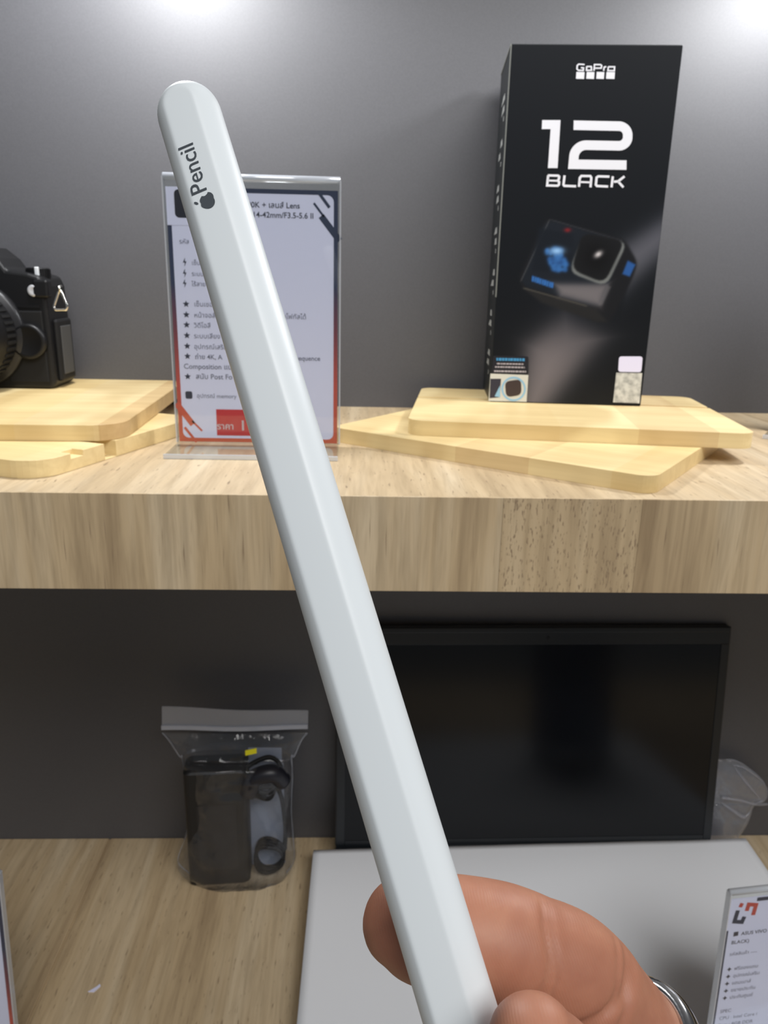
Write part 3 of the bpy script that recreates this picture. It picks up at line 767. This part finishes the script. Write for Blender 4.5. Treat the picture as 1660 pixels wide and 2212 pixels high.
V, Fc = lathe([(0.0001, 0), (0.0016, 0), (0.0014, -0.0003), (0.0001, -0.0003)], 'y', 16)
o = mk('webcam', [lid(0.158+x, 0.0009-y, LH-0.0095+z) for x, y, z in V], Fc, M['black_plastic'], lp_)
box('hinge_cover', 0.03, LW-0.03, -0.004, 0.005, BASE_H-0.003, BASE_H+0.0015, lbm, lp_, 0.001)
# white protective sheet over the keyboard
shp = thing('protective_sheet', 'large white foam sheet laid over the laptop keyboard', 'sheet', (0, 0, ZT+BASE_H+0.0005))
bl_, br_ = onz(676, 1838, ZT+0.0166), onz(1611, 1813, ZT+0.0166)
nx, ny = 60, 50; top = []
for j in range(ny+1):
    for i in range(nx+1):
        u, v = i/nx, j/ny
        x = (bl_.x+0.0005)*(1-u)+br_.x*u; y = (bl_.y*(1-u)+br_.y*u)-v*0.235
        if u < 0.5: x -= 0.003*v
        d = math.hypot(min(0, u-0.02)*0.34, 0)
        zz = 0.0014+0.0004*noise.noise(Vector((x*18, y*18, 0)))
        if x < -0.016: zz -= 0.0*min(1, (-0.016-x)/0.014)
        if x > 0.292: zz -= 0.0
        top.append((x, y, zz))
n = nx+1; V = top+[(x, y, z-0.0009) for x, y, z in top]; Fc = []; K = len(top)
for j in range(ny):
    for i in range(nx):
        a = j*n+i; Fc += [(a, a+1, a+n+1, a+n), (K+a, K+a+n, K+a+n+1, K+a+1)]
for i in range(nx): Fc += [(i, K+i, K+i+1, i+1), (ny*n+i, ny*n+i+1, K+ny*n+i+1, K+ny*n+i)]
for j in range(ny): Fc += [(j*n, (j+1)*n, K+(j+1)*n, K+j*n), (j*n+nx, K+j*n+nx, K+(j+1)*n+nx, (j+1)*n+nx)]
o = mk('foam_layer', V, Fc, M['sheet'], shp, True)
V = []; Fc = []
# paper scrap on the counter
sc_ = onz(205, 2137, ZT)
o = mk('paper_scrap', *prism([(-0.0036, -0.0020), (0.0002, -0.0022), (0.0030, 0.0020), (0.0022, 0.0034), (0.0002, 0.0010)], 0.0, 0.0006), M['paper'])
o.location = (sc_.x, sc_.y, ZT+CZ); tag(o, 'tiny torn white scrap lying on the oak counter', 'scrap')

# ================================================================== ZIP BAGS
def bag(name, label, loc, rz, stations, wr, seed, zipz, n=72, m=18, film='film'):
    """stations: (z, xc, half width, half depth, yc)"""
    t = thing(name, label, 'plastic bag', loc, rz, 'clear zip bags')
    st = spline(stations, m); rings = []; zt_ = stations[-1][0]
    def top_fold(z): return math.exp(-((z/zt_-0.78)/0.17)**2)
    for (z, xc, hw, hd, yc) in st:
        rg = []
        for j in range(n):
            a = 2*math.pi*j/n; c, s = math.cos(a), math.sin(a)
            x = xc+hw*math.copysign(abs(c)**0.75, c); y = yc+hd*math.copysign(abs(s)**0.8, s)
            k = min(1, hd/0.006)
            nz = noise.noise(Vector((x*55+seed, y*55, z*38)))+0.5*noise.noise(Vector((x*130, y*130+seed, z*90)))
            r = Vector((c*hw*0.5, s*hd*1.2)).normalized() if hd > 0 else Vector((c, s))
            fold = 1-abs(noise.noise(Vector((x*34+seed, 3.1*seed, z*60-x*22))))*2.2
            nz += 0.6*fold*top_fold(z)
            rg.append((x+r.x*nz*wr*k*0.6, y+r.y*nz*wr*k, max(0.0002, z+0.3*wr*nz*k)))
        rings.append(rg)
    V, Fc = loft(rings)
    mk('film', V, Fc, M[film], t, True)
    for sd in (-1, 1):           # heat-sealed side seams
        mk('side_seam', *tube([(xc+sd*hw, yc, max(0.0006, z)) for z, xc, hw, hd, yc in st], 0.0005, 6), M['seam'], t, True)
    return t
bgl = Vector((-0.0863, 0.4865, ZT))
def px2b(x, y, Y=0.4865):
    p = ony(x, y, Y); return p.x-bgl.x, p.z-ZT
b_st = []
for (xl, xr, y, hd, yc) in ((412, 620, 1930, 0.018, 0.0), (388, 636, 1905, 0.0215, 0.0), (404, 634, 1850, 0.021, 0.0), (412, 630, 1790, 0.020, 0.001), (402, 632, 1720, 0.019, 0.002), (397, 631, 1690, 0.0185, 0.002),
                            (394, 630, 1668, 0.0178, 0.002), (392, 632, 1655, 0.0130, 0.003), (386, 635, 1646, 0.0068, 0.004), (362, 650, 1606, 0.0035, 0.005), (346, 663, 1585, 0.0012, 0.006)):
    a = px2b(xl, y); b = px2b(xr, y); zf = px2b(xl, y, bgl.y+yc-hd)[1]
    b_st.append((max(0.0, zf), (a[0]+b[0])/2, (b[0]-a[0])/2, hd, yc))
b_st[0] = (0.0004,)+b_st[0][1:]
zb = bag('zip_bag', 'clear zip bag holding a black charger, standing on the counter', (bgl.x, bgl.y, ZT), 0, b_st, 0.0029, 3.0, 0, n=110, m=22)
tl, tr, bl2, br2 = px2b(345, 1537), px2b(665, 1546), px2b(345, 1586), px2b(664, 1586)
def strip(name, p, y0, y1, m, par, nn=24, amp=0.0012, z0=0.0):
    rings = []
    for i in range(nn+1):
        u = i/nn; top_ = [p[0][k]*(1-u)+p[1][k]*u for k in (0, 1)]; bot = [p[2][k]*(1-u)+p[3][k]*u for k in (0, 1)]
        w = amp*math.sin(u*7+1)
        rings.append([(bot[0], y0+w, bot[1]), (top_[0], y0+w, top_[1]), (top_[0], y1+w, top_[1]), (bot[0], y1+w, bot[1])])
    return mk(name, *loft(rings), m, par)
strip('zip_flap', (tl, tr, bl2, br2), 0.0055, 0.0063, M['zip'], zb)
zs = mat('zip_ridge', srgb(196, 200, 214), 0.3)
lo = 0.0032
strip('zip_ridge', ((bl2[0], bl2[1]+lo), (br2[0], br2[1]+lo+0.0008), bl2, (br2[0], br2[1]+0.0008)), 0.0042, 0.0056, clear('zip_ridge_film', (0.8, 0.82, 0.88, 1), 0.2, 0.08, haze=0.42), zb)
# contents of the bag: charger brick, cable, inner sleeve, each a thing
ch = thing('charger_brick', 'black power charger brick standing inside the clear zip bag', 'charger', (bgl.x-0.0135, bgl.y-0.001, ZT+0.0012), R_(4))
pr = rrect(-0.0215, 0.0235, -0.0115, 0.0115, 0.004, 4)
mk('brick', *loft([[(x*0.94, y*0.94, 0.0) for x, y in pr], [(x, y, 0.0014) for x, y in pr], [(x, y, 0.0960) for x, y in pr], [(x*0.92, y*0.9, 0.0975) for x, y in pr]]), mat('charger_black', srgb(20, 21, 23), 0.5), ch)
box('spec_label', -0.013, 0.015, -0.0118, -0.0113, 0.014, 0.070, mat('charger_label', srgb(34, 34, 36), 0.5), ch)
cb = thing('charging_cable', 'black coiled charging cable beside the brick in the zip bag', 'cable', (bgl.x+0.0235, bgl.y-0.002, ZT+0.001))
pts = []
for i in range(150):
    a = i/150*math.pi*2*4.5; k = i/150
    pts.append((0.0105*math.cos(a)+0.001, -0.004+0.010*k+0.0006*math.sin(a*3), 0.0160+0.0128*math.sin(a)+0.001*math.cos(2.3*a)))
mk('cable_loop', *tube(pts, 0.0013, 8), M['black_rubber'], cb, True)
pts = spline([(0.012, 0.006, 0.018), (0.0130, 0.002, 0.045), (0.009, -0.003, 0.078), (-0.006, -0.007, 0.090), (-0.013, -0.004, 0.097), (0.002, 0.002, 0.102), (0.011, 0.0, 0.094), (0.004, -0.007, 0.080), (-0.008, -0.009, 0.078)], 10)
mk('cable_lead', *tube(pts, 0.0017, 8), M['black_rubber'], cb, True)
pts = spline([(0.0125, -0.004, 0.086), (0.006, -0.009, 0.0960), (-0.006, -0.010, 0.093), (-0.012, -0.009, 0.080)], 8)
mk('ferrite_sleeve', *tube(pts, 0.0066, 14), mat('sleeve_black', srgb(26, 27, 36), 0.4), cb, True)
for k_ in range(3):
    pts = spline([(0.0125-0.002*k_, -0.002, 0.090), (0.004, -0.010-0.001*k_, 0.0860-0.004*k_), (-0.010+0.001*k_, -0.009, 0.086-0.004*k_)], 8)
    mk('cable_turn', *tube(pts, 0.0019, 8), M['black_rubber'], cb, True)
V = boxv(-0.0130, -0.0050, -0.0095, -0.0088, 0.1115, 0.1155)
o = mk('cable_tag', [(x, y, z+(x+0.011)*0.25) for x, y, z in V], BF, M['yellow'], cb); o['label'] = 'small yellow tag'
sl = thing('paper_sleeve', 'pale grey folded leaflet inside the zip bag behind the cable', 'leaflet', (bgl.x+0.0215, bgl.y+0.0095, ZT+0.001))
box('leaflet_fold', -0.0125, 0.0135, 0.0, 0.0010, 0.0, 0.0900, mat('leaflet_grey', srgb(150, 158, 172), 0.6), sl, 0.0002)
box('leaflet_fold', -0.0120, 0.0125, -0.0014, -0.0003, 0.0, 0.1040, mat('leaflet_grey2', srgb(140, 148, 164), 0.6), sl, 0.0002)

# the empty bag tucked behind the laptop
B2 = Vector((0.301, 0.5175, ZT))
def px2c(x, y):
    p = ony(x, y, B2.y); return p.x-B2.x, p.z-ZT
c_st = []
for (xl, xr, y, hd) in ((1530, 1590, 1803, 0.0035), (1530, 1604, 1790, 0.005), (1525, 1618, 1765, 0.0062), (1520, 1626, 1742, 0.0055), (1515, 1640, 1733, 0.0048), (1512, 1655, 1727, 0.004), (1512, 1657, 1705, 0.0045),
                        (1512, 1640, 1678, 0.0045), (1515, 1612, 1655, 0.003), (1520, 1590, 1643, 0.0015), (1525, 1570, 1640, 0.0006)):
    a = px2c(xl, y); b = px2c(xr, y); c_st.append((max(0, a[1]), (a[0]+b[0])/2, (b[0]-a[0])/2, hd, 0.0))
c_st[0] = (0.0003,)+c_st[0][1:]
zb2 = bag('zip_bag', 'crumpled empty clear bag tucked between the laptop lid and wall', (B2.x, B2.y, ZT), 0, c_st, 0.0032, 9.0, 0, n=90, m=16, film='film2')

zr = M['film2']
def cc(x, y, dy): p = px2c(x, y); return (p[0], dy, p[1])
mk('zip_ridge', *tube(spline([cc(1552, 1714, -0.0055), cc(1590, 1718, -0.006), cc(1625, 1727, -0.006), cc(1655, 1731, -0.0035)], 8), 0.0011, 8), zr, zb2, True)
mk('top_crease', *tube(spline([cc(1578, 1647, -0.003), cc(1600, 1650, -0.004), cc(1622, 1664, -0.0045), cc(1642, 1680, -0.0042)], 8), [0.0002+0.0009*math.sin(math.pi*i/24) for i in range(25)], 8), zr, zb2, True)
mk('fold_crease', *tube(spline([cc(1582, 1650, -0.004), cc(1605, 1680, -0.0058), cc(1636, 1716, -0.0056)], 8), [0.0002+0.0012*math.sin(math.pi*i/16) for i in range(17)], 8), zr, zb2, True)
mk('fold_crease', *tube(spline([cc(1552, 1724, -0.0055), cc(1575, 1738, -0.0072), cc(1598, 1752, -0.0072), cc(1614, 1742, -0.006)], 8), [0.0003+0.0012*math.sin(math.pi*i/24) for i in range(25)], 8), zr, zb2, True)

# ================================================================== WHITE STYLUS
pt = dep(394, 196, 0.1085); pb = dep(1001, 2212, 0.0893)
axd = (pb-pt).normalized(); PL = 0.160
to_cam = (-(pt+axd*0.06)).normalized()
nrm = (to_cam-axd*to_cam.dot(axd)).normalized(); sid = axd.cross(nrm)     # sid: sideways
rot = R_(-13)
if sid.dot(RIGHT) < 0: sid = -sid
nf = (nrm*math.cos(rot)+sid*math.sin(rot)).normalized()                    # normal of the flat
sf_ = axd.cross(nf); sf_ = sf_ if sf_.dot(RIGHT) > 0 else -sf_
st_pen = thing('stylus', 'white pencil-shaped stylus with one flat side held upright in the hand', 'stylus', (0, 0, 0))
RP, FLAT = 0.00445, 0.00390
prof = [(0.0002, 0.0)]
for i in range(1, 15):
    a = math.pi/2*i/14; prof.append((RP*math.sin(a)**0.86, 0.0046*(1-math.cos(a)**0.95)))
prof += [(RP, s) for s in np.linspace(0.0055, PL-0.020, 30)]
rings = []; NN = 96
for r, s in prof:
    rg = []
    for j in range(NN):
        a = 2*math.pi*j/NN; c = r*math.cos(a); q = r*math.sin(a)
        # soft clamp to the flat, kept a little round so its edges catch light
        if c > FLAT: c = FLAT+(c-FLAT)*0.06
        rg.append(pt+axd*s+nf*c+sf_*q)
    rings.append(rg)
o = mk('barrel', *loft(rings), M['pencil'], st_pen, True)
o.location = (0, 0, 0)
st_pen.location = (0, 0, CZ)
prof = [(RP, PL-0.0199), (RP*0.93, PL-0.0165), (RP*0.72, PL-0.011), (RP*0.45, PL-0.005), (RP*0.25, PL-0.0012), (0.0004, PL)]
rings = [[pt+axd*s+nf*(r*math.cos(2*math.pi*j/40))+sf_*(r*math.sin(2*math.pi*j/40)) for j in range(40)] for r, s in prof]
mk('tip', *loft(rings), M['pencil'], st_pen, True)
def onpen(u, v):      # u along the barrel towards the rounded end (reading direction), v to the right of it
    return pt+axd*(0.0172-u)-sf_*v+nf*(FLAT+0.00012)
# find where the lettering sits: from the emblem (437, 440) to the last letter (420, 305)
def pen_uv(x, y):
    r = ray(x, y); k = (pt+nf*FLAT).dot(nf)/r.dot(nf); p = r*k-pt
    return 0.0172-p.dot(axd), -p.dot(sf_)
u0, v0 = pen_uv(448, 410); u1, v1 = pen_uv(430, 303)
tx = text2d('Pencil', 1.0, 0.0)
wid = max(p[0] for p in tx[0])-min(p[0] for p in tx[0]); x00 = min(p[0] for p in tx[0])
k = (u1-u0)/wid
items = [([((x-x00)*k+u0, y*k+v0) for x, y in tx[0]], tx[1])]
flat('lettering', items, M['ink'], st_pen, onpen)
# bitten-fruit emblem
hw = 0.36*k
ap = []
for i in range(48):
    a = 2*math.pi*i/48; r = 1.0+0.07*math.cos(2*a)+0.05*math.cos(3*(a-math.pi/2))-0.16*math.exp(-((math.atan2(math.sin(a-math.pi/2), math.cos(a-math.pi/2)))/0.28)**2)-0.06*math.exp(-((math.atan2(math.sin(a+math.pi/2), math.cos(a+math.pi/2)))/0.25)**2)
    x, y = r*math.cos(a)*0.93, r*math.sin(a)
    d = math.hypot(x-1.12, y-0.14)
    if d < 0.46: x, y = 1.12+(x-1.12)/max(d, 1e-3)*0.46, 0.14+(y-0.14)/max(d, 1e-3)*0.46
    ap.append((x, y))
ec = pen_uv(449, 434)
leaf = [(0.02, 1.08), (0.05, 1.32), (0.22, 1.52), (0.42, 1.60), (0.42, 1.40), (0.26, 1.18)]
flat('emblem', [poly2([(ec[0]+x*hw*0.98, ec[1]+y*hw*0.98) for x, y in ap]), poly2([(ec[0]+x*hw, ec[1]+y*hw) for x, y in leaf])], M['ink'], st_pen, onpen)

# ================================================================== HAND
def skin():
    m = mat('skin', srgb(196, 138, 110), rough=0.5, spec=0.35, Subsurface_Weight=0.25, Subsurface_Scale=0.004)
    m.node_tree.nodes['Principled BSDF'].inputs['Subsurface Radius'].default_value = (1.0, 0.35, 0.2)
    a = tex(m, coords(m), 90, 4, 0.6, 0.3); b = tex(m, coords(m), 900, 2, 0.5)
    base(m, ramp(m, a, [(0.3, srgb(158, 104, 82)), (0.55, srgb(170, 117, 93)), (0.75, srgb(182, 130, 103))]))
    w = nd(m, 'ShaderNodeTexWave', wave_type='BANDS', bands_direction='X', i_Scale=900, i_Distortion=6, i_Detail=1)
    w.inputs['Detail Scale'].default_value = 0.4
    lk(m, coords(m, (1, 1, 1), rot=(0, 0.35, 0)), w.inputs['Vector'])
    mx = nd(m, 'ShaderNodeMath', operation='MULTIPLY_ADD'); mx.inputs[1].default_value = 0.5
    lk(m, w.outputs['Fac'], mx.inputs[0]); lk(m, b, mx.inputs[2])
    bump(m, mx.outputs[0], 0.12, 0.00014)
    return m
M['skin'] = skin()
def limb(pts, n=28, flatk=1.0, k=8):
    """pts: photograph x, y, distance, radius in photo px -> tapered closed tube"""
    P = spline(pts, k); C3 = [dep(a, b, d) for a, b, d, r in P]; rr = [r*d/F for a, b, d, r in P]
    # round both ends
    rings = []; up = None
    N = len(C3)
    def ringat(c, t, r, up):
        s = t.cross(up)
        return [c+(up*math.cos(2*math.pi*j/n)+s*math.sin(2*math.pi*j/n)*flatk)*r for j in range(n)]
    T = []
    for i in range(N):
        T.append((C3[min(i+1, N-1)]-C3[max(i-1, 0)]).normalized())
    up = (-_f-T[0]*(-_f).dot(T[0])).normalized()
    for e in (0.99, 0.95, 0.86, 0.7, 0.5, 0.25):
        rings.append(ringat(C3[0]-T[0]*rr[0]*e*0.9, T[0], rr[0]*math.sqrt(1-e*e), up))
    for i in range(N):
        up = (up-T[i]*up.dot(T[i])).normalized(); rings.append(ringat(C3[i], T[i], rr[i], up))
    for e in (0.25, 0.5, 0.7, 0.86, 0.95, 0.99):
        rings.append(ringat(C3[-1]+T[-1]*rr[-1]*e*0.9, T[-1], rr[-1]*math.sqrt(1-e*e), up))
    return loft(rings)
parts = []
# index finger: tip behind the stylus, end joint, middle joint, knuckle
parts.append(limb([(868, 1990, 0.1026, 93), (900, 2003, 0.1026, 107), (950, 2012, 0.1026, 116), (1010, 2023, 0.1026, 121), (1080, 2039, 0.1030, 124), (1140, 2057, 0.1036, 121), (1158, 2064, 0.1038, 118), (1180, 2072, 0.1042, 121),
                   (1225, 2096, 0.1052, 124), (1268, 2132, 0.1064, 122), (1290, 2158, 0.1072, 118), (1318, 2196, 0.1084, 120), (1368, 2266, 0.1110, 126), (1440, 2355, 0.1145, 133), (1545, 2420, 0.1185, 142), (1640, 2520, 0.122, 158), (1690, 2640, 0.124, 160)], 36))
# thumb in front of the stylus
parts.append(limb([(1150, 2245, 0.0800, 98), (1168, 2290, 0.0805, 125), (1190, 2350, 0.0815, 145), (1230, 2440, 0.084, 152), (1300, 2560, 0.089, 150), (1380, 2700, 0.097, 165), (1470, 2850, 0.105, 185), (1560, 2990, 0.111, 190)], 30))
# curled middle, ring and little finger below the picture, each of its own length
parts.append(limb([(1010, 2470, 0.100, 100), (1090, 2480, 0.1035, 116), (1200, 2500, 0.108, 122), (1320, 2540, 0.114, 126), (1480, 2620, 0.121, 134), (1690, 2760, 0.127, 156)], 26))
parts.append(limb([(1060, 2700, 0.101, 96), (1130, 2715, 0.1045, 110), (1230, 2735, 0.109, 116), (1350, 2775, 0.115, 122), (1500, 2850, 0.122, 130), (1700, 2930, 0.128, 150)], 26))
parts.append(limb([(1160, 2910, 0.104, 80), (1230, 2925, 0.107, 92), (1320, 2945, 0.111, 98), (1440, 2985, 0.117, 104), (1560, 3040, 0.122, 112), (1700, 3090, 0.127, 130)], 26))
# palm and wrist
for pth in ([(1690, 2640, 0.124, 165), (1740, 2900, 0.125, 180), (1760, 3200, 0.127, 185), (1800, 3500, 0.13, 180)], [(1600, 2900, 0.118, 185), (1680, 3150, 0.122, 195), (1760, 3450, 0.128, 190)],
            [(1700, 2800, 0.129, 150), (1760, 3100, 0.132, 165), (1800, 3500, 0.134, 175)], [(1790, 3350, 0.131, 215), (1870, 3700, 0.136, 210), (1960, 4100, 0.142, 215)]):
    parts.append(limb(pth, 30))
V, Fc = joinv(parts)
hm = bpy.data.meshes.new('hand'); hm.from_pydata([tuple(v) for v in V], [], Fc)
ho = bpy.data.objects.new('hand_tmp', hm); COL.objects.link(ho)
rm = ho.modifiers.new('remesh', 'REMESH'); rm.mode = 'VOXEL'; rm.voxel_size = 0.00055
smo = ho.modifiers.new('smooth', 'SMOOTH'); smo.factor = 0.5; smo.iterations = 10
dg = bpy.context.evaluated_depsgraph_get(); dg.update()
hmesh = bpy.data.meshes.new_from_object(ho.evaluated_get(dg)); bpy.data.objects.remove(ho)
# flexion creases across the pad side of the end and middle joints
nv = len(hmesh.vertices); co = np.empty(nv*3, np.float32); hmesh.vertices.foreach_get('co', co); co = co.reshape(-1, 3).astype(float)
no = np.empty(nv*3, np.float32); hmesh.vertices.foreach_get('normal', no); no = no.reshape(-1, 3)
for (x, y, d, tx_, ty_, depth, wid_) in ((1152, 2060, 0.1037, 1, 0.16, 0.00085, 0.0005), (1172, 2068, 0.104, 1, 0.10, 0.0005, 0.00035), (1292, 2148, 0.1071, 1, 0.45, 0.0012, 0.0006), (1262, 2124, 0.1062, 1, 0.62, 0.0006, 0.0004), (1245, 2128, 0.1056, 0.51, 0.86, 0.0011, 0.0011)):
    c = np.array(dep(x, y, d)); t = np.array((RIGHT*tx_+DOWN*ty_).normalized()); q = (co-c) @ t
    near = np.exp(-(np.linalg.norm(co-c, axis=1)/0.0085)**6); fr_ = np.clip(-(no @ np.array(_f))*1.4+0.25, 0, 1)
    q = q+0.0004*np.sin((co-c) @ np.array(DOWN)*700)
    co -= no*(depth*np.exp(-(q/wid_)**2)*near*fr_)[:, None]
hmesh.vertices.foreach_set('co', co.astype(np.float32).ravel()); hmesh.update()
hmesh.name = 'person'; hmesh.materials.clear(); hmesh.materials.append(M['skin'])
hmesh.polygons.foreach_set('use_smooth', [True]*len(hmesh.polygons))
person = link(bpy.data.objects.new('person', hmesh)); person.location = (0, 0, CZ)
tag(person, 'hand pinching the white stylus between thumb and index finger, silver ring worn', 'person')
# the ring round the finger's lowest segment
rc = dep(1366, 2263, 0.1109); rt = (dep(1440, 2355, 0.1145)-dep(1318, 2196, 0.1084)).normalized()
ru = (-_f-rt*(-_f).dot(rt)).normalized(); rs = rt.cross(ru); RR = 127.5*0.1109/F
rings = []
for j in range(64):
    a = 2*math.pi*j/64; d = ru*math.cos(a)+rs*math.sin(a)
    pr = [(-0.0022, 0.0000), (-0.0020, 0.0011), (-0.0006, 0.0016), (0.0010, 0.0016), (0.0028, 0.0011), (0.0030, 0.0), (0.0026, -0.0005), (-0.002, -0.0005)]
    rings.append([rc+rt*h+d*(RR+q) for h, q in pr])
V, Fc = loft(rings+[rings[0]], cap=False)
o = mk('ring', V, Fc, mat('polished_silver', srgb(200, 200, 200), 0.12, 1), person, True); o['label'] = 'polished silver finger ring'
